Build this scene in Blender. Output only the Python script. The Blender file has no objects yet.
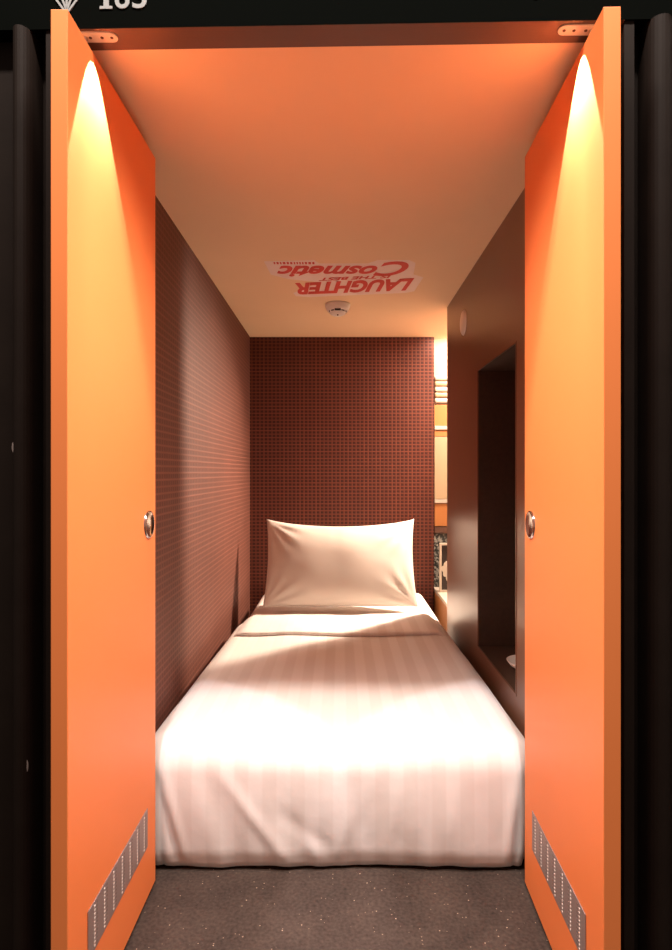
import bpy, bmesh, math, random
from mathutils import Vector, Matrix, noise
R = math.radians
SC = bpy.context.scene
COL = SC.collection

# ------------------------------------------------------------------ camera, world, lights, exposure
cam_d = bpy.data.cameras.new('camera'); cam = bpy.data.objects.new('camera', cam_d); COL.objects.link(cam)
cam_d.sensor_fit = 'VERTICAL'; cam_d.sensor_height = 36; cam_d.sensor_width = 36*672/950
cam_d.lens = 597/950*36
cam_d.shift_x = -4/950; cam_d.shift_y = -3/950
cam_d.clip_start = 0.02
cam.location = (0, 0, 1.14); cam.rotation_euler = (R(90), 0, 0)
SC.camera = cam

wd = bpy.data.worlds.new('world'); SC.world = wd; wd.use_nodes = True
wd.node_tree.nodes['Background'].inputs[0].default_value = (1.0, .77, .64, 1)
wd.node_tree.nodes['Background'].inputs[1].default_value = .135

SC.view_settings.view_transform = 'Standard'; SC.view_settings.look = 'None'
SC.view_settings.exposure = 1.15; SC.view_settings.gamma = 1.0; SC.view_settings.use_curve_mapping = False

def light(name, kind, loc, energy, color, aim=None, **kw):
    d = bpy.data.lights.new(name, kind); d.energy = energy; d.color = color
    for k, v in kw.items(): setattr(d, k, v)
    o = bpy.data.objects.new(name, d); COL.objects.link(o); o.location = loc
    if aim is not None:
        o.rotation_euler = (Vector(aim)-Vector(loc)).to_track_quat('-Z', 'Y').to_euler()
    return o
WARM = (1.0, .80, .62)
# door spotlights in the lintel
light('spot_left', 'SPOT', (-.474, 1.228, 2.036), 38, (1, .92, 1.0), (-.79, 1.43, 0), spot_size=R(54), spot_blend=.12, shadow_soft_size=.004)
light('spot_right', 'SPOT', (.460, 1.215, 2.036), 38, (1, .92, 1.0), (.78, 1.41, 0), spot_size=R(54), spot_blend=.12, shadow_soft_size=.004)
# the wide, weaker glow of the same fittings
light('glow_left', 'SPOT', (-.42, 1.228, 2.030), 50, (1, .82, .72), (.51, 1.27, .95), spot_size=R(88), spot_blend=1, shadow_soft_size=.02)
light('glow_right', 'SPOT', (.405, 1.215, 2.030), 50, (1, .82, .72), (-.51, 1.27, .95), spot_size=R(88), spot_blend=1, shadow_soft_size=.02)
# corridor downlight in front of the cabin
light('corridor_downlight', 'AREA', (0, .39, 3.5), 66, (1, .89, .80), (0, 1.15, 0), shape='RECTANGLE', size=2.4, size_y=.12)
# alcove lamps behind the right wall
light('alcove_reading_spot', 'SPOT', (1.08, 3.66, 1.88), 165, (1, .80, .62), (-.3, 2.65, .37), spot_size=R(100), spot_blend=.9, shadow_soft_size=.03)
light('alcove_lamp', 'AREA', (1.00, 3.62, 2.0), 20, (1, .75, .58), (1.0, 3.62, 0), shape='DISK', size=.12)
light('alcove_strip', 'AREA', (.86, 3.93, 2.025), 2.6, (1, .80, .64), (.84, 4.02, 1.7), shape='RECTANGLE', size=.5, size_y=.02)

# ------------------------------------------------------------------ materials
def lin(c):
    return tuple((x/255/12.92 if x/255 <= .04045 else ((x/255+.055)/1.055)**2.4) for x in c)
def mat(name, col, rough=.5, metal=0, spec=.5, var=0, vscale=8, bump=0, bscale=200, emit=0, coat=0):
    m = bpy.data.materials.new(name); m.use_nodes = True; nt = m.node_tree; b = nt.nodes['Principled BSDF']
    b.inputs['Base Color'].default_value = (*col, 1); b.inputs['Roughness'].default_value = rough
    b.inputs['Metallic'].default_value = metal; b.inputs['Specular IOR Level'].default_value = spec
    b.inputs['Coat Weight'].default_value = coat
    if emit: b.inputs['Emission Color'].default_value = (*col, 1); b.inputs['Emission Strength'].default_value = emit
    tc = nt.nodes.new('ShaderNodeTexCoord')
    if var:
        n = nt.nodes.new('ShaderNodeTexNoise'); n.inputs['Scale'].default_value = vscale; n.inputs['Detail'].default_value = 4
        nt.links.new(tc.outputs['Object'], n.inputs['Vector'])
        mx = nt.nodes.new('ShaderNodeMix'); mx.data_type = 'RGBA'
        mx.inputs[6].default_value = (*[c*(1-var) for c in col], 1); mx.inputs[7].default_value = (*[min(1, c*(1+var)) for c in col], 1)
        nt.links.new(n.outputs['Fac'], mx.inputs[0]); nt.links.new(mx.outputs[2], b.inputs['Base Color'])
    if bump:
        n2 = nt.nodes.new('ShaderNodeTexNoise'); n2.inputs['Scale'].default_value = bscale
        nt.links.new(tc.outputs['Object'], n2.inputs['Vector'])
        bp = nt.nodes.new('ShaderNodeBump'); bp.inputs['Strength'].default_value = bump; bp.inputs['Distance'].default_value = .002
        nt.links.new(n2.outputs['Fac'], bp.inputs['Height']); nt.links.new(bp.outputs['Normal'], b.inputs['Normal'])
    return m

def math_node(nt, op, a, b=None, c=None):
    n = nt.nodes.new('ShaderNodeMath'); n.operation = op
    for i, v in enumerate((a, b, c)):
        if v is None: continue
        if isinstance(v, (int, float)): n.inputs[i].default_value = v
        else: nt.links.new(v, n.inputs[i])
    return n.outputs[0]

def wallpaper(name, ax, dark, line, px=.0267, pz=.0232, kv=1.0):
    """woven grid: pale threads around small dark squares"""
    m = bpy.data.materials.new(name); m.use_nodes = True; nt = m.node_tree; b = nt.nodes['Principled BSDF']
    b.inputs['Roughness'].default_value = .62; b.inputs['Specular IOR Level'].default_value = .35
    tc = nt.nodes.new('ShaderNodeTexCoord'); sp = nt.nodes.new('ShaderNodeSeparateXYZ'); nt.links.new(tc.outputs['Object'], sp.inputs[0])
    def ridge(o, p, w0, w1):
        f = math_node(nt, 'FRACT', math_node(nt, 'MULTIPLY', o, 1/p))
        d = math_node(nt, 'ABSOLUTE', math_node(nt, 'SUBTRACT', f, .5))
        r = nt.nodes.new('ShaderNodeMapRange'); r.inputs[1].default_value = w0; r.inputs[2].default_value = w1
        nt.links.new(d, r.inputs[0]); return r.outputs[0]
    def rowvar(o, p, seed):
        w = nt.nodes.new('ShaderNodeTexWhiteNoise'); w.noise_dimensions = '1D'
        nt.links.new(math_node(nt, 'ADD', math_node(nt, 'FLOOR', math_node(nt, 'ADD', math_node(nt, 'MULTIPLY', o, 1/p), .5)), seed), w.inputs['W'])
        return math_node(nt, 'ADD', math_node(nt, 'MULTIPLY', w.outputs['Value'], .3), .7)
    a, z = sp.outputs[ax], sp.outputs['Z']
    g1 = math_node(nt, 'MULTIPLY', ridge(a, px, .27, .46), math_node(nt, 'MULTIPLY', rowvar(a, px, 3.2), kv))
    g2 = math_node(nt, 'MULTIPLY', ridge(z, pz, .26, .45), rowvar(z, pz, 9.7))
    g = math_node(nt, 'MAXIMUM', g1, g2)
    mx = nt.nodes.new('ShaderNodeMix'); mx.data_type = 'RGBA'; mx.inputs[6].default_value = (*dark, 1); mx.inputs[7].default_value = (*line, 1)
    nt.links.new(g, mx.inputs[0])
    ns = nt.nodes.new('ShaderNodeTexNoise'); ns.inputs['Scale'].default_value = 3; ns.inputs['Detail'].default_value = 6
    nt.links.new(tc.outputs['Object'], ns.inputs['Vector'])
    mr = nt.nodes.new('ShaderNodeMapRange'); mr.inputs[3].default_value = .8; mr.inputs[4].default_value = 1.2; nt.links.new(ns.outputs['Fac'], mr.inputs[0])
    hs = nt.nodes.new('ShaderNodeHueSaturation'); nt.links.new(mx.outputs[2], hs.inputs['Color']); nt.links.new(mr.outputs[0], hs.inputs['Value'])
    nt.links.new(hs.outputs[0], b.inputs['Base Color'])
    bp = nt.nodes.new('ShaderNodeBump'); bp.inputs['Strength'].default_value = .35; bp.inputs['Distance'].default_value = .0015
    nt.links.new(g, bp.inputs['Height']); nt.links.new(bp.outputs['Normal'], b.inputs['Normal'])
    return m

def stripes(name, c1, c2, pitch=.08):
    m = bpy.data.materials.new(name); m.use_nodes = True; nt = m.node_tree; b = nt.nodes['Principled BSDF']
    b.inputs['Sheen Weight'].default_value = .15; b.inputs['Specular IOR Level'].default_value = .3
    tc = nt.nodes.new('ShaderNodeTexCoord'); sp = nt.nodes.new('ShaderNodeSeparateXYZ'); nt.links.new(tc.outputs['Object'], sp.inputs[0])
    f = math_node(nt, 'FRACT', math_node(nt, 'MULTIPLY', sp.outputs['X'], 1/pitch))
    d = math_node(nt, 'ABSOLUTE', math_node(nt, 'SUBTRACT', f, .5))
    r = nt.nodes.new('ShaderNodeMapRange'); r.inputs[1].default_value = .21; r.inputs[2].default_value = .29; nt.links.new(d, r.inputs[0])
    mx = nt.nodes.new('ShaderNodeMix'); mx.data_type = 'RGBA'; mx.inputs[6].default_value = (*c1, 1); mx.inputs[7].default_value = (*c2, 1)
    nt.links.new(r.outputs[0], mx.inputs[0]); nt.links.new(mx.outputs[2], b.inputs['Base Color'])
    rr = nt.nodes.new('ShaderNodeMapRange'); rr.inputs[3].default_value = .75; rr.inputs[4].default_value = .45
    nt.links.new(r.outputs[0], rr.inputs[0]); nt.links.new(rr.outputs[0], b.inputs['Roughness'])
    n2 = nt.nodes.new('ShaderNodeTexNoise'); n2.inputs['Scale'].default_value = 14; n2.inputs['Detail'].default_value = 5
    nt.links.new(tc.outputs['Object'], n2.inputs['Vector'])
    bp = nt.nodes.new('ShaderNodeBump'); bp.inputs['Strength'].default_value = .25; bp.inputs['Distance'].default_value = .006
    nt.links.new(n2.outputs['Fac'], bp.inputs['Height']); nt.links.new(bp.outputs['Normal'], b.inputs['Normal'])
    return m

def speckle_floor():
    m = bpy.data.materials.new('speckled_floor'); m.use_nodes = True; nt = m.node_tree; b = nt.nodes['Principled BSDF']
    b.inputs['Roughness'].default_value = .75; b.inputs['Specular IOR Level'].default_value = .25
    tc = nt.nodes.new('ShaderNodeTexCoord')
    n = nt.nodes.new('ShaderNodeTexNoise'); n.inputs['Scale'].default_value = 110; n.inputs['Detail'].default_value = 4
    n3 = nt.nodes.new('ShaderNodeTexNoise'); n3.inputs['Scale'].default_value = 9; n3.inputs['Detail'].default_value = 5
    v = nt.nodes.new('ShaderNodeTexVoronoi'); v.inputs['Scale'].default_value = 105
    for k in (n, n3, v): nt.links.new(tc.outputs['Object'], k.inputs['Vector'])
    cr = nt.nodes.new('ShaderNodeValToRGB'); cr.color_ramp.elements[0].position = .3; cr.color_ramp.elements[1].position = .75
    cr.color_ramp.elements[0].color = (.021, .014, .011, 1); cr.color_ramp.elements[1].color = (.088, .062, .048, 1)
    s = math_node(nt, 'ADD', math_node(nt, 'MULTIPLY', n.outputs['Fac'], .6), math_node(nt, 'MULTIPLY', n3.outputs['Fac'], .4))
    nt.links.new(s, cr.inputs[0])
    # sparse pale chips: only some cells, only near the cell centre
    w = nt.nodes.new('ShaderNodeSeparateColor'); nt.links.new(v.outputs['Color'], w.inputs[0])
    chip = math_node(nt, 'MULTIPLY', math_node(nt, 'LESS_THAN', v.outputs['Distance'], .17), math_node(nt, 'GREATER_THAN', w.outputs[0], .84))
    chip = math_node(nt, 'MULTIPLY', chip, w.outputs[1])
    mx = nt.nodes.new('ShaderNodeMix'); mx.data_type = 'RGBA'; mx.inputs[7].default_value = (.5, .38, .28, 1)
    nt.links.new(cr.outputs[0], mx.inputs[6]); nt.links.new(chip, mx.inputs[0]); nt.links.new(mx.outputs[2], b.inputs['Base Color'])
    bp = nt.nodes.new('ShaderNodeBump'); bp.inputs['Strength'].default_value = .4; bp.inputs['Distance'].default_value = .002
    nt.links.new(n.outputs['Fac'], bp.inputs['Height']); nt.links.new(bp.outputs['Normal'], b.inputs['Normal'])
    return m

M = {
 'orange': mat('orange_paint', (.88, .25, .075), .45, spec=.18, var=.02, bump=.02, bscale=500),
 'ceiling': mat('ceiling_paint', (.90, .64, .41), .8, spec=.2, var=.03, vscale=5, bump=.12, bscale=260),
 'header': mat('brown_frame', (.11, .055, .036), .5, var=.08, bump=.1),
 'black': mat('black_gloss', (.010, .008, .007), .28, var=.3, vscale=20, bump=.05, bscale=90),
 'facade': mat('black_matte', (.003, .0035, .003), .85, spec=0),
 'column': mat('bronze_black', (.014, .009, .007), .6, metal=0, spec=.08, var=.25, vscale=14, bump=.1, bscale=60),
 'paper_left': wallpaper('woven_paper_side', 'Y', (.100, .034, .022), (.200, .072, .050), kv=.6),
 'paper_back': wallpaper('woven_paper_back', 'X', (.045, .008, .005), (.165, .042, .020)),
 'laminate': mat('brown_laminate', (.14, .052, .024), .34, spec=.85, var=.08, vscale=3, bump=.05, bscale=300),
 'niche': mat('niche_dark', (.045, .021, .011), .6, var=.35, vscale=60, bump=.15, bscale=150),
 'duvet': stripes('duvet_stripe', (.805, .765, .73), (.86, .83, .80)),
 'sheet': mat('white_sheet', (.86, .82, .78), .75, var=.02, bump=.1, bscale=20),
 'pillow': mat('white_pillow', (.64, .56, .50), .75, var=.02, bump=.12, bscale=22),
 'plinth': mat('dark_plinth', (.012, .010, .009), .7),
 'floor': speckle_floor(),
 'steel': mat('brushed_steel', (.62, .58, .56), .32, metal=1, bump=.1, bscale=400),
 'grille': mat('grille_steel', (.40, .32, .30), .5, metal=.6, bump=.05),
 'hole': mat('grille_hole', (.75, .66, .60), .5),
 'slot': mat('slot_dark', (.22, .17, .155), .6),
 'chrome': mat('chrome', (.60, .55, .52), .14, metal=1),
 'plate': mat('pale_metal', (.90, .82, .70), .4, metal=.2),
 'screw': mat('dark_screw', (.16, .08, .05), .4, metal=.7),
 'white': mat('white_plastic', (.80, .72, .66), .4),
 'vent': mat('black_plastic', (.02, .012, .01), .5),
 'sign': mat('sign_white', (.24, .24, .24), .6),
 'sticker': mat('sticker_white', (.92, .74, .68), .6),
 'red': mat('sticker_red', (.72, .075, .055), .6),
 'oak': mat('warm_wood', (.42, .17, .05), .45, var=.08, vscale=6),
 'cream': mat('cream_panel', (.42, .32, .20), .5),
 'peach': mat('peach_wall', (.50, .34, .22), .6),
 'stone': None,
 'whitep': mat('white_paint', (.50, .44, .36), .5),
 'led': mat('led_lens', (1, .85, .7), .3, emit=6),
}
def stone():
    m = mat('dark_stone', (.06, .06, .055), .25); nt = m.node_tree; b = nt.nodes['Principled BSDF']
    tc = nt.nodes.new('ShaderNodeTexCoord'); n = nt.nodes.new('ShaderNodeTexNoise'); n.inputs['Scale'].default_value = 60; n.inputs['Detail'].default_value = 6
    cr = nt.nodes.new('ShaderNodeValToRGB'); cr.color_ramp.elements[0].position = .45; cr.color_ramp.elements[1].position = .68
    cr.color_ramp.elements[0].color = (.035, .040, .038, 1); cr.color_ramp.elements[1].color = (.40, .40, .36, 1)
    nt.links.new(tc.outputs['Object'], n.inputs['Vector']); nt.links.new(n.outputs['Fac'], cr.inputs[0]); nt.links.new(cr.outputs[0], b.inputs['Base Color'])
    return m
M['stone'] = stone()

# ------------------------------------------------------------------ helpers
def obj(name, bm, m, parent=None, smooth=False, bevel=0, loc=None):
    bmesh.ops.remove_doubles(bm, verts=bm.verts, dist=1e-6)
    bmesh.ops.recalc_face_normals(bm, faces=bm.faces)
    me = bpy.data.meshes.new(name); bm.to_mesh(me); bm.free()
    for p in me.polygons: p.use_smooth = smooth
    me.materials.append(M[m] if isinstance(m, str) else m)
    o = bpy.data.objects.new(name, me); COL.objects.link(o)
    if parent: o.parent = parent
    if loc: o.location = loc
    if bevel:
        b = o.modifiers.new('bevel', 'BEVEL'); b.width = bevel; b.segments = 3; b.limit_method = 'ANGLE'; b.angle_limit = R(40)
    return o
def box(bm, x0, x1, y0, y1, z0, z1):
    v = [bm.verts.new((x, y, z)) for x in (x0, x1) for y in (y0, y1) for z in (z0, z1)]
    for f in ((0, 1, 3, 2), (4, 6, 7, 5), (0, 4, 5, 1), (2, 3, 7, 6), (0, 2, 6, 4), (1, 5, 7, 3)): bm.faces.new([v[i] for i in f])
    return bm
def B(*a): return box(bmesh.new(), *a)
def prism(pts, z0, z1, bm=None):
    """closed polygon in x,y extruded in z"""
    bm = bm or bmesh.new()
    lo = [bm.verts.new((x, y, z0)) for x, y in pts]; hi = [bm.verts.new((x, y, z1)) for x, y in pts]
    n = len(pts)
    bm.faces.new(lo[::-1]); bm.faces.new(hi)
    for i in range(n): bm.faces.new([lo[i], lo[(i+1) % n], hi[(i+1) % n], hi[i]])
    return bm
def lathe(prof, seg=40, bm=None):
    """profile of (radius, z) turned about z"""
    bm = bm or bmesh.new(); rings = []
    for r, z in prof:
        if r < 1e-6: rings.append([bm.verts.new((0, 0, z))])
        else: rings.append([bm.verts.new((r*math.cos(2*math.pi*k/seg), r*math.sin(2*math.pi*k/seg), z)) for k in range(seg)])
    for a, b in zip(rings, rings[1:]):
        for k in range(seg):
            k2 = (k+1) % seg
            q = [a[k % len(a)], a[k2 % len(a)], b[k2 % len(b)], b[k % len(b)]]
            u = []
            for w in q:
                if w not in u: u.append(w)
            if len(u) >= 3: bm.faces.new(u)
    return bm
def xf(bm, mtx): bmesh.ops.transform(bm, matrix=mtx, verts=bm.verts); return bm
def struct(o, label=None, cat=None):
    o['kind'] = 'structure'
    if label: o['label'] = label
    return o
def tag(o, label, cat, group=None, kind=None):
    o['label'] = label; o['category'] = cat
    if group: o['group'] = group
    if kind: o['kind'] = kind
    return o
def empty(name, loc=(0, 0, 0), rot=(0, 0, 0)):
    o = bpy.data.objects.new(name, None); o.empty_display_size = .05; COL.objects.link(o); o.location = loc; o.rotation_euler = rot; return o

CZ = 2.04      # ceiling height
WL, WR = -.60, .585
YB = 3.98      # back wall
YE = 3.26      # where the right wall ends
AX = 1.75      # far side of the alcove

# ------------------------------------------------------------------ setting
struct(obj('floor', B(-3, 3, -2, 4.2, -.1, 0), 'floor'))
struct(obj('ceiling', B(WL, AX, 1.24, YB+.1, CZ, CZ+.1), 'ceiling'))
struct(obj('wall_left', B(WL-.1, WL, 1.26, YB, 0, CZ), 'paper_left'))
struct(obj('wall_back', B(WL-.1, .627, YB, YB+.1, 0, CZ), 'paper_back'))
struct(obj('wall_alcove_end', B(.627, AX, YB+.040, YB+.1, 0, CZ), 'peach'))
struct(obj('wall_alcove_side', B(AX, AX+.1, YE-.3, YB+.1, 0, CZ), 'whitep'))
struct(obj('wall_alcove_front', B(WR+.42, AX, YE-.35, YE-.25, 0, CZ), 'whitep'))
# right wall: laminate partition with the tall recess cut in it
NY0, NY1, NZ0, NZ1, ND = 1.984, 2.53, .402, 1.569, .36
bm = bmesh.new()
for a in ((WR, WR+.004, 1.24, NY0, 0, CZ), (WR, WR+.004, NY1, YE, 0, CZ), (WR, WR+.004, NY0, NY1, 0, NZ0), (WR, WR+.004, NY0, NY1, NZ1, CZ),
          (WR+.004, WR+.42, YE-.02, YE, 0, CZ), (WR+.004, WR+.42, 1.24, 1.26, 0, CZ), (WR+.40, WR+.42, 1.26, YE-.02, 0, CZ)): box(bm, *a)
wr = struct(obj('wall_right', bm, 'laminate'))
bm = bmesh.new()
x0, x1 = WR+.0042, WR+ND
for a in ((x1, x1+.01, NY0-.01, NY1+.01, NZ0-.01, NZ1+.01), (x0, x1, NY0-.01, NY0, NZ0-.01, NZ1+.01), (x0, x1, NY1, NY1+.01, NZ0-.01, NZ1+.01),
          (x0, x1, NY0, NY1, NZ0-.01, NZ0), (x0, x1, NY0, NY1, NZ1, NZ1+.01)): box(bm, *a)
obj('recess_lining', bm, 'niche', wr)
# thin metal trim around the recess
bm = bmesh.new(); t = .006; e = WR-.002
for a in ((e, WR+.001, NY0-t, NY0, NZ0-t, NZ1+t), (e, WR+.001, NY1, NY1+t, NZ0-t, NZ1+t), (e, WR+.001, NY0, NY1, NZ0-t, NZ0), (e, WR+.001, NY0, NY1, NZ1, NZ1+t)): box(bm, *a)
obj('recess_trim', bm, 'laminate', wr)

STAND_ = Matrix.Rotation(R(90), 4, 'X')
# front of the cabin, slightly turned against the lens axis
FR = Matrix.Translation((0, 1.2, 0)) @ Matrix.Rotation(R(-1.3), 4, 'Z') @ Matrix.Translation((0, -1.2, 0))
lintel = struct(obj('trim_1', xf(B(-.583, .567, 1.2005, 1.262, CZ-.0006, CZ+.09), FR), 'header'))
struct(obj('wall_front_top', xf(B(-2.2, 2.2, 1.2, 1.255, CZ, 3.2), FR), 'facade'))
def post(s, xs):
    j0, j1, c0, c1, p = xs
    pts = [(j0, 1.262), (j0, 1.204), (j1, 1.204), (j1+.002*s, 1.245), (c0-.002*s, 1.245)]
    for k in range(13):
        a = math.pi*k/12
        pts.append(((c0+c1)/2-(c1-c0)/2*math.cos(a), 1.215-.030*math.sin(a)))
    pts += [(c1+.002*s, 1.235), (p, 1.235), (p, 1.262)]
    return pts
wfl = struct(obj('wall_front_left', xf(prism(post(-1, (-.583, -.600, -.629, -.668, -2.2)), 0, CZ), FR), 'column'))
struct(obj('wall_front_right', xf(prism(post(1, (.567, .587, .615, .662, 2.2)), 0, CZ), FR), 'column'))
for px_, pz_, h_ in ((-.6605, 1.190, .020), (-.634, .545, .024)):
    m_ = lathe([(0, -.0006), (.5, -.0004), (1, 0), (.5, .0004), (0, .0006)], 16); xf(m_, STAND_ @ Matrix.Diagonal((.0028, h_/2, 1, 1)))
    k_ = (px_+.6485)/.0195; xf(m_, Matrix.Translation((px_, 1.215-.030*math.sqrt(max(0, 1-k_*k_))-.0002, pz_))); obj('scuff_mark', xf(m_, FR), 'slot', wfl)
# pale strip standing at the far right edge of the frontage
struct(obj('trim_2', xf(B(.664, .672, 1.17, 1.2, 0, CZ), FR), 'steel'))

# ------------------------------------------------------------------ doors
def door(n, hinge, rz, s, handle_y, gr):
    """s=+1 : room side faces +x (left door)"""
    d = empty('door_%d' % n, hinge, (0, 0, rz)); struct(d, 'open orange door leaf on the left of the doorway' if s > 0 else 'open orange door leaf on the right of the doorway')
    L0, L1, T = -.0, .532, .032
    z0, z1 = .012, 2.007
    x0, x1 = (-T, 0) if s > 0 else (0, T)
    obj('panel', B(x0, x1, 0, L1, z0, z1), 'orange', d, bevel=.0015)
    # recessed round pull, turned about x
    rim = lathe([(.0375, -.0048), (.0370, -.001), (.0345, .0008), (.0315, .0), (.028, -.0018), (.022, -.0034), (.012, -.0042), (0, -.0044)], 40)
    xf(rim, Matrix.Rotation(R(90)*s, 4, 'Y'))
    xf(rim, Matrix.Translation((s*.0049, handle_y, 1.0)))
    h = obj('round_pull', rim, 'chrome', d, smooth=True); h['label'] = 'round chrome finger pull'
    # perforated vent plate
    g0, g1, h0, h1 = gr
    fr = B(*sorted((s*.0005, s*.0022)), g0, g1, h0, h1)
    g = obj('vent_grille', fr, 'grille', d, bevel=.0006); g['label'] = 'perforated steel vent plate'
    bm = bmesh.new(); bd = bmesh.new(); rows = 11; cols = 7
    for c in range(cols):
        y = g0+.030+(g1-g0-.060)*c/(cols-1)
        for r in range(rows):
            z = h0+.010+(h1-h0-.020)*r/(rows-1)
            box(bm, *sorted((s*.0023, s*.0034)), y-.0024, y+.0024, z-.0016, z+.0016)
            box(bd, *sorted((s*.0023, s*.0026)), y+.011, y+.017, z-.0022, z+.0022)
    obj('slot_pattern', bm, 'hole', g); obj('slot_openings', bd, 'slot', g)
    return d
door(1, (-.510, 1.118, 0), 0, 1, .472, (.087, .459, .150, .252))
door(2, (.491, 1.112, 0), R(-1.9), -1, .472, (.085, .455, .150, .252))

# pivot plates with screws and the little lamps, under the lintel
def plate(cx, cy, s, label):
    t_ = empty('pivot_plate', (cx, cy, CZ-.0008)); tag(t_, label, 'hinge plate', 'door pivot plates under the lintel')
    bm = bmesh.new(); L, W = .076, .028; pts = []
    for k in range(9):
        a = -math.pi/2+math.pi*k/8; pts.append((s*(L/2-W/2+W/2*math.cos(a)), W/2*math.sin(a)))
    pts += [(-s*L/2, W/2), (-s*L/2, -W/2)]
    prism(pts, -.003, -.0002, bm)
    obj('plate', bm, 'plate', t_)
    for q in (-.018, .006, .026):
        c = lathe([(0, -.0042), (.0028, -.0042), (.0034, -.0030)], 14); xf(c, Matrix.Translation((s*q, 0, 0)))
        obj('screw', c, 'screw', t_)
    p = lathe([(.006, -.003), (.006, -.029), (.0, -.029)], 16); xf(p, Matrix.Translation((-s*.030, 0, 0)))
    obj('pivot_pin', p, 'steel', t_, smooth=True)
plate(-.497, 1.232, 1, 'stadium-shaped screwed plate at the top left corner of the doorway')
plate(.481, 1.212, -1, 'stadium-shaped screwed plate at the top right corner of the doorway')

# ------------------------------------------------------------------ writing on the frontage
def text_mesh(s, size, offset=0, extrude=.0008, shear=0, space=1.0):
    cu = bpy.data.curves.new('t', 'FONT'); cu.body = s; cu.size = size; cu.offset = offset; cu.extrude = extrude; cu.shear = shear
    cu.space_character = space; cu.resolution_u = 6
    o = bpy.data.objects.new('t', cu); COL.objects.link(o)
    dg = bpy.context.evaluated_depsgraph_get(); me = bpy.data.meshes.new_from_object(o.evaluated_get(dg))
    bm = bmesh.new(); bm.from_mesh(me); bpy.data.objects.remove(o); bpy.data.curves.remove(cu); bpy.data.meshes.remove(me)
    return bm
def bounds(bm):
    return [(min(v.co[i] for v in bm.verts), max(v.co[i] for v in bm.verts)) for i in range(3)]
def fit(bm, x0, x1, y0, y1, ref=None):
    """scale so the lettering fills a rectangle in x,y"""
    b = ref or bounds(bm)
    for v in bm.verts:
        v.co.x = x0+(v.co.x-b[0][0])/(b[0][1]-b[0][0])*(x1-x0)
        v.co.y = y0+(v.co.y-b[1][0])/(b[1][1]-b[1][0])*(y1-y0)
    return bm
STAND = Matrix.Rotation(R(90), 4, 'X')
num = empty('door_number', (0, 0, 0)); tag(num, 'white number 163 printed on the black fascia above the doorway', 'number')
for i, (ch, a_, b_) in enumerate((('1', -.479, -.468), ('6', -.456, -.426), ('3', -.420, -.391))):
    bm = fit(text_mesh(ch, .05, offset=.0007), a_, b_, 2.078, 2.126)
    if ch == '1': box(bm, -.487, -.461, 2.078, 2.0835, -.0007, .0007)
    xf(bm, STAND); xf(bm, Matrix.Translation((0, 1.1985, 0))); xf(bm, FR)
    obj('digit', bm, 'sign', num)
def bar(bm, p, q, w, th=.0016):
    p, q = Vector(p), Vector(q); d = (q-p).normalized(); n = Vector((-d.y, d.x))*w/2
    vs = [(p+n), (q+n), (q-n), (p-n)]
    prism([(v.x, v.y) for v in vs], -th/2, th/2, bm)
bm = bmesh.new(); cx = -.5545
for a, b in (((cx, 2.070), (cx-.024, 2.102)), ((cx, 2.070), (cx+.024, 2.102)), ((cx-.024, 2.102), (cx, 2.134)), ((cx+.024, 2.102), (cx, 2.134)),
             ((cx, 2.070), (cx, 2.134)), ((cx, 2.076), (cx-.010, 2.102)), ((cx, 2.076), (cx+.010, 2.102))): bar(bm, a, b, .0042)
xf(bm, STAND); xf(bm, Matrix.Translation((0, 1.1985, 0))); xf(bm, FR)
tag(obj('diamond_emblem', bm, 'sign'), 'white line-drawn diamond mark on the black fascia left of the number', 'emblem')
bm = lathe([(0, -.001), (.004, -.001), (.004, .001), (0, .001)], 16); xf(bm, STAND); xf(bm, Matrix.Translation((.390, 1.1985, 2.088))); xf(bm, FR)
tag(obj('printed_dot', bm, 'sign'), 'small white printed dot at the top right of the black fascia', 'mark')

# ------------------------------------------------------------------ bed
bed = empty('bed', (0, 1.74, 0)); tag(bed, 'low single bed filling the cabin between patterned wall and brown panel', 'bed')
def rbox(x0, x1, y0, y1, z0, z1, r, seg=5):
    bm = B(x0, x1, y0, y1, z0, z1)
    bmesh.ops.bevel(bm, geom=bm.edges[:], offset=r, segments=seg, profile=.5, affect='EDGES'); return bm
off = Matrix.Translation((0, -1.74, 0))
obj('plinth', xf(B(-.50, .53, 1.80, 3.9, 0, .10), off), 'plinth', bed)
obj('mattress', xf(rbox(-.512, .545, 1.80, 3.94, .10, .352, .05), off), 'sheet', bed, smooth=True)

# duvet: draped shell with rounded edges and pleats at the foot
XL, XR, YF, YT, ZT = -.498, .488, 1.785, 3.10, .372      # inner rectangle before the rounding
RAD = .085
def wr_top(x, y):
    n = noise.noise(Vector((x*3.1, y*1.7, 1.3)))*.010+noise.noise(Vector((x*9, y*3.5, 7)))*.0035
    return n
CREASES = [((-.505, .30), (-.437, .03), .020, .012), ((-.49, .20), (-.46, .02), -.012, .010), ((-.325, .27), (-.150, .035), .016, .016), ((-.40, .31), (-.25, .02), -.010, .035),
           ((-.165, .17), (-.03, .07), -.010, .020), ((-.10, .13), (-.06, .02), .009, .018), ((-.10, .30), (-.16, .06), .005, .03),
           ((.085, .25), (.010, .04), -.006, .020), ((.03, .22), (-.005, .05), .006, .02),
           ((.10, .28), (-.02, .02), .007, .02), ((.17, .27), (.13, .05), .008, .018), ((.26, .30), (.23, .02), -.007, .02), ((.335, .28), (.30, .05), .006, .022),
           ((.505, .30), (.47, .02), .018, .012), ((.40, .22), (.44, .02), -.010, .03), ((-.22, .30), (-.30, .05), .006, .03), ((.0, .33), (.0, .1), .004, .02)]
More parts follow.
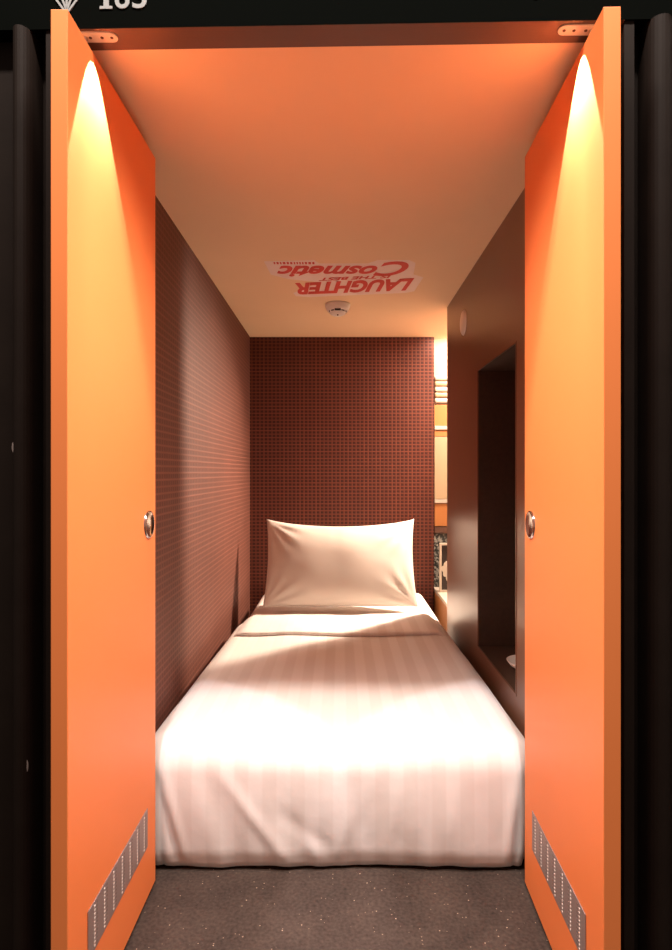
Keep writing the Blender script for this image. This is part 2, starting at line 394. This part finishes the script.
def crease(x, z):
    s = 0
    for (ax, az), (bx, bz), amp, w in CREASES:
        dx, dz = bx-ax, bz-az; L2 = dx*dx+dz*dz
        t = max(0, min(1, ((x-ax)*dx+(z-az)*dz)/L2))
        d = math.hypot(x-ax-dx*t, z-az-dz*t)
        s += .36*amp*1.1*math.exp(-(d/w)**2)*(.35+.65*math.sin(math.pi*min(1, t*.9+.08)))
    return s
PROF = []
q = RAD*math.pi/2
for k in range(9): PROF.append(q*k/8)
DROP = ZT-.012
for k in range(1, 19): PROF.append(q+(DROP-RAD)*k/18)
def drape(cx, cy, nx, ny, s):
    a = min(s/RAD, math.pi/2); out = RAD*math.sin(a); dn = RAD*(1-math.cos(a))+max(0, s-q)
    x, y = cx+nx*out, cy+ny*out; z = ZT-dn
    f = dn/DROP
    # the cloth belly and folds
    foot = max(0, -ny)
    belly = .012*math.sin(math.pi*min(1, f))
    ang = math.atan2(ny, nx)
    rip = 0
    if abs(nx) > .02 and foot > .02: rip = .006*f*math.sin(ang*9)
    dd = belly+rip+.013*f*noise.noise(Vector((x*6+z*2, y*5, z*2)))+.007*f*noise.noise(Vector((x*17+z*5, y*16, z*3)))
    dd += foot**2*crease(x, z)*(1 if f < .98 else .8)
    if foot < .5: dd = max(-.02, min(.006, dd))
    x += nx*dd; y += ny*dd
    z += wr_top(cx, cy)*(1-f)
    if f > .88: x -= nx*.010*(f-.88)/.12; y -= ny*.010*(f-.88)/.12
    if f > .95: z += .006*noise.noise(Vector((x*7, 3.3, 1)))+(.010 if False else 0)
    return (x, y, max(.006, z))
bm = bmesh.new()
NX, NY = 90, 90
xs = [XL+(XR-XL)*i/NX for i in range(NX+1)]; ys = [YF+(YT-YF)*j/NY for j in range(NY+1)]
def topz(x, y): return ZT+wr_top(x, y)
G = [[bm.verts.new((x, y, topz(x, y))) for y in ys] for x in xs]
for i in range(NX):
    for j in range(NY): bm.faces.new([G[i][j], G[i+1][j], G[i+1][j+1], G[i][j+1]])
chains = []
for j in range(NY, -1, -1): chains.append((XL, ys[j], -1, 0, G[0][j]))
for k in range(1, 16): a = math.pi+math.pi/2*k/16; chains.append((XL, YF, math.cos(a), math.sin(a), G[0][0]))
for i in range(NX+1): chains.append((xs[i], YF, 0, -1, G[i][0]))
for k in range(1, 16): a = -math.pi/2+math.pi/2*k/16; chains.append((XR, YF, math.cos(a), math.sin(a), G[NX][0]))
for j in range(NY+1): chains.append((XR, ys[j], 1, 0, G[NX][j]))
prev = None
for cx_, cy_, nx_, ny_, v0 in chains:
    row = [v0]+[bm.verts.new(drape(cx_, cy_, nx_, ny_, s)) for s in PROF[1:]]
    if prev:
        for a in range(len(row)-1):
            fs = []
            for w in (prev[a], prev[a+1], row[a+1], row[a]):
                if w not in fs: fs.append(w)
            if len(fs) > 2: bm.faces.new(fs)
    prev = row
TAPER = lambda b: [setattr(v.co, 'x', v.co.x*(1-.060*max(0, v.co.y-1.75)/1.4)) for v in b.verts]
TAPER(bm)
duvet = obj('duvet', bm, 'duvet', smooth=True)
sd = duvet.modifiers.new('solid', 'SOLIDIFY'); sd.thickness = .006; sd.offset = -1
tag(duvet, 'white striped duvet tucked over the bed down to the floor', 'duvet')
# the turned-down band at the head end
bm = bmesh.new(); rows = []
for i in range(71):
    x = XL-.062+(XR-XL+.124)*i/70
    e = max(0, abs((i-35)/35)-.84)/.16
    dz = -.055*e*e; wob = .012*noise.noise(Vector((x*4, 5, 2)))
    yf, yb = 2.80+wob-.02*(x/.5), 3.16
    prof = []
    for k in range(9):
        a = math.pi/2+math.pi*k/8     # rounded front lip
        prof.append((yf+.013*math.cos(a)+.013, .013*math.sin(a)))
    prof = prof[::-1]
    ring = [(y, z) for y, z in prof]+[(yf+(yb-yf)*q_/12, .014+.005*noise.noise(Vector((x*6, q_*.5, 9)))) for q_ in range(1, 12)]+[(yb, .012), (yb+.012, 0), (yb+.008, -.02), (yb, -.013)]
    rows.append([bm.verts.new((x, y, ZT+.008+z*.75+dz+wr_top(max(XL, min(XR, x)), min(y, YT))*.9)) for y, z in ring])
for a, b in zip(rows, rows[1:]):
    n = len(a)
    for k in range(n): bm.faces.new([a[k], a[(k+1) % n], b[(k+1) % n], b[k]])
bm.faces.new(rows[0]); bm.faces.new(rows[-1][::-1])
TAPER(bm)
obj('turned_down_edge', bm, 'duvet', duvet, smooth=True)

# pillow, standing against the back wall
bm = bmesh.new(); N = 44; W, H, T = .875, .52, .17
def pil(u, v, s):
    x = u*W/2*(1-.045*(1-v*v)**1.0); y = v*H/2*(1-.185*(1-u*u)**.8)
    if v < 0: y = v*H/2*(1-.02*(1-u*u)); x = u*W/2*(.99-.035*(1-v*v))
    k = max(0, (1-abs(u)**2.4))**.6*max(0, (1-abs(v)**2.4))**.6
    th = T/2*k
    wr = 0
    for cu_, cv_ in ((-1, 1), (1, 1), (-1, -1), (1, -1)):
        dx, dy = (u-cu_)*W/2, (v-cv_)*H/2; r = math.hypot(dx, dy); an = math.atan2(dy, dx)
        wr += .006*math.exp(-(r-.10)**2/.012)*math.sin(an*15+cu_)*min(1, k*2)
    wr += .006*noise.noise(Vector((x*5, y*7, 2+s)))*min(1, k*1.5)+.0035*math.exp(-((v-.86)/.04)**2)*k
    wr -= .008*math.exp(-((x+.02)/.012)**2)*max(0, v)**2*k
    return (x, y, s*(th+wr))
F = {}
for s in (1, -1):
    for i in range(N+1):
        for j in range(N+1):
            u, v = math.sin(math.pi/2*(2*i/N-1)), math.sin(math.pi/2*(2*j/N-1))
            u = .5*u+.5*(2*i/N-1); v = .5*v+.5*(2*j/N-1)
            F[s, i, j] = bm.verts.new(pil(u, v, s))
    for i in range(N):
        for j in range(N): bm.faces.new([F[s, i, j], F[s, i+1, j], F[s, i+1, j+1], F[s, i, j+1]])
bmesh.ops.remove_doubles(bm, verts=bm.verts, dist=.0004)
pl = obj('pillow', bm, 'pillow', smooth=True)
pl.rotation_euler = (R(66), 0, 0); pl.location = (.002, 3.44, .624)
tag(pl, 'plump white pillow propped upright at the head of the bed', 'pillow')

# ------------------------------------------------------------------ ceiling sticker
st = empty('ceiling_sticker', (0, 0, CZ)); tag(st, 'red and white lettering sticker on the ceiling, upside down to the doorway', 'sticker')
def lay(bm, z):     # text x -> -X, text y -> +Y, facing down
    for v in bm.verts: v.co = Vector((-v.co.x, v.co.y, -z-v.co.z-.0003))
    return bm
def word(s, x0, x1, y0, y1, shear, bold, name, tilt=0, halo=.010, back=True):
    # x0..x1 in reading direction (world X = -x), y along the room
    ref = text_mesh(s, .2, offset=bold, shear=shear, extrude=.0002); rb = bounds(ref)
    def skew(b):
        for v in b.verts: v.co.y += tilt*(v.co.x-x0)
        return b
    fit(ref, x0, x1, y0, y1, rb); skew(ref)
    obj(name, lay(ref, .0010), 'red', st)
word('LAUGHTER', -.345, .215, 2.765, 2.955, .25, .009, 'slogan_word', tilt=.13)
word('IS THE BEST', -.235, .10, 2.722, 2.765, .25, .006, 'slogan_line', tilt=.13)
word('C', -.300, -.150, 2.545, 2.735, .35, .005, 'slogan_word', tilt=.05)
word('osmetic', -.165, .285, 2.600, 2.745, .45, .007, 'slogan_word', tilt=.0)
# backing sheet that carries all lines
pts = [(.295, 2.535), (.325, 2.57), (.335, 2.72), (.385, 2.76), (.370, 2.97), (.33, 3.0), (-.16, 3.07), (-.225, 3.055), (-.235, 3.0), (-.17, 2.93), (-.10, 2.83), (-.24, 2.785), (-.315, 2.72), (-.325, 2.55), (-.11, 2.535), (-.09, 2.575), (.12, 2.575), (.16, 2.535)]
bm = prism(pts, CZ-.0004-CZ, -.00005)
obj('sticker_backing', bm, 'sticker', st)
# the tiny line of small marks at its far left
bm = bmesh.new(); random.seed(4); x = -.285
while x < -.115:
    w_ = random.choice((.006, .009, .011)); 
    box(bm, x, x+w_, 2.558, 2.580, -.0022, -.0004); x += w_+.006
obj('small_print', bm, 'red', st)

# ------------------------------------------------------------------ smoke detector
sdt = empty('smoke_detector', (-.012, 3.20, CZ)); tag(sdt, 'white domed smoke detector on the ceiling behind the red lettering', 'smoke detector')
obj('base', lathe([(0, 0), (.066, 0), (.068, -.006), (.066, -.016), (.058, -.019)], 48), 'white', sdt, smooth=True)
obj('dome', lathe([(.064, -.014), (.063, -.024), (.056, -.036), (.050, -.040)], 48), 'white', sdt, smooth=True)
obj('cap', lathe([(.044, -.044), (.040, -.054), (.028, -.060), (.0, -.062)], 48), 'white', sdt, smooth=True)
obj('vent_ring', lathe([(.0485, -.039), (.0425, -.045), (.030, -.045), (0, -.044)], 48), 'vent', sdt)
for k in range(10):
    a = 2*math.pi*(k+.5)/10
    b_ = B(-.003, .003, .040, .0495, -.047, -.038); xf(b_, Matrix.Rotation(a, 4, 'Z'))
    obj('vent_rib', b_, 'white', sdt)
b_ = B(-.016, .016, -.0535, -.046, -.046, -.034); obj('vent_slot', b_, 'vent', sdt)
obj('indicator', xf(lathe([(0, -.006), (.004, -.005), (.005, 0)], 16), Matrix.Translation((0, -.018, -.0605))), 'screw', sdt, smooth=True)

# ------------------------------------------------------------------ round cover on the right wall
dsc = lathe([(0, .013), (.035, .012), (.050, .009), (.058, .004), (.060, 0)], 48)
xf(dsc, Matrix.Rotation(R(-90), 4, 'Y'))
tag(obj('round_cover', dsc, 'oak' if False else 'white', smooth=True, loc=(WR, 2.82, 1.845)), 'round blank cover disc high on the brown panel wall', 'wall cover')

# ------------------------------------------------------------------ small dish in the recess
bw = lathe([(0, 0), (.035, 0), (.060, .012), (.075, .032), (.071, .032), (.056, .014), (.033, .005), (0, .004)], 40)
tag(obj('dish', bw, 'white', smooth=True, loc=(WR+.115, 2.235, NZ0)), 'small pale dish on the floor of the dark wall recess', 'dish')

# ------------------------------------------------------------------ alcove behind the right wall
Y = YB+.040
cnt = empty('counter', (.627, YE, 0)); tag(cnt, 'warm wooden counter with a white top beside the head of the bed', 'counter')
M0 = Matrix.Translation((-.627, -YE, 0))
obj('body', xf(B(.632, 1.15, YE+.02, Y-.002, 0, .345), M0), 'oak', cnt, bevel=.003)
obj('worktop', xf(B(.627, 1.16, YE+.02, Y-.002, .345, .368), M0), 'whitep', cnt, bevel=.003)
tag(obj('stone_splashback', B(.632, 1.15, Y-.014, Y-.001, .369, .728), 'stone'), 'speckled dark stone panel above the counter top', 'splashback')
cab = empty('wall_cabinet', (.632, Y, .73)); tag(cab, 'tall narrow wall cabinet in wood and cream behind the brown panel', 'cabinet')
M1 = Matrix.Translation((-.632, -Y, -.73))
def cb(name, z0, z1, m, d=.025): return obj(name, xf(B(.632, 1.15, Y-d, Y-.001, z0, z1), M1), m, cab, bevel=.002)
cb('lower_rail', .732, .775, 'header', .022)
cb('drawer', .778, .930, 'oak')
cb('shelf', .933, .955, 'whitep', .034)
cb('door', .958, 1.375, 'cream')
cb('rail', 1.378, 1.420, 'oak', .025)
cb('shelf', 1.423, 1.448, 'whitep', .034)
cb('panel', 1.451, 1.590, 'oak', .018)
for k in range(5):
    s = obj('white_slat', rbox(.632, 1.10, Y-.032, Y-.002, 1.600+k*.038, 1.600+k*.038+.034, .012, 3), 'whitep' if k % 2 == 0 else 'cream', smooth=True)
    tag(s, ['bottom white slat under the ceiling glow behind the brown panel', 'second white slat from the bottom behind the brown panel', 'middle white slat of five behind the brown panel',
            'second white slat from the top behind the brown panel', 'topmost white slat under the ceiling glow'][k], 'slat', 'white slats above the wall cabinet')
fr = empty('framed_picture', (.640, 3.83, .3685), (0, 0, 0)); tag(fr, 'small upright white-framed dark picture on the white counter top', 'picture')
bm = bmesh.new(); w_, h_ = .19, .315
for a in ((0, w_, 0, .018, 0, .014), (0, w_, 0, .018, h_-.014, h_), (0, .012, 0, .018, .014, h_-.014), (w_-.012, w_, 0, .018, .014, h_-.014)): box(bm, *a)
obj('frame', bm, 'whitep', fr, bevel=.001)
obj('picture', B(.012, w_-.012, .008, .014, .014, h_-.014), 'vent', fr)
bm = bmesh.new()
for px, pz, r in ((.030, .15, .020), (.055, .17, .03), (.040, .115, .018), (.07, .09, .03), (.035, .135, .016)):
    c = lathe([(0, 0), (r, 0), (r*.98, .002), (0, .0025)], 24, bmesh.new()); xf(c, STAND); xf(c, Matrix.Translation((px, .008, pz)))
    me = bpy.data.meshes.new('x'); c.to_mesh(me); c.free(); bm.from_mesh(me); bpy.data.meshes.remove(me)
obj('picture_motif', bm, 'whitep', fr)
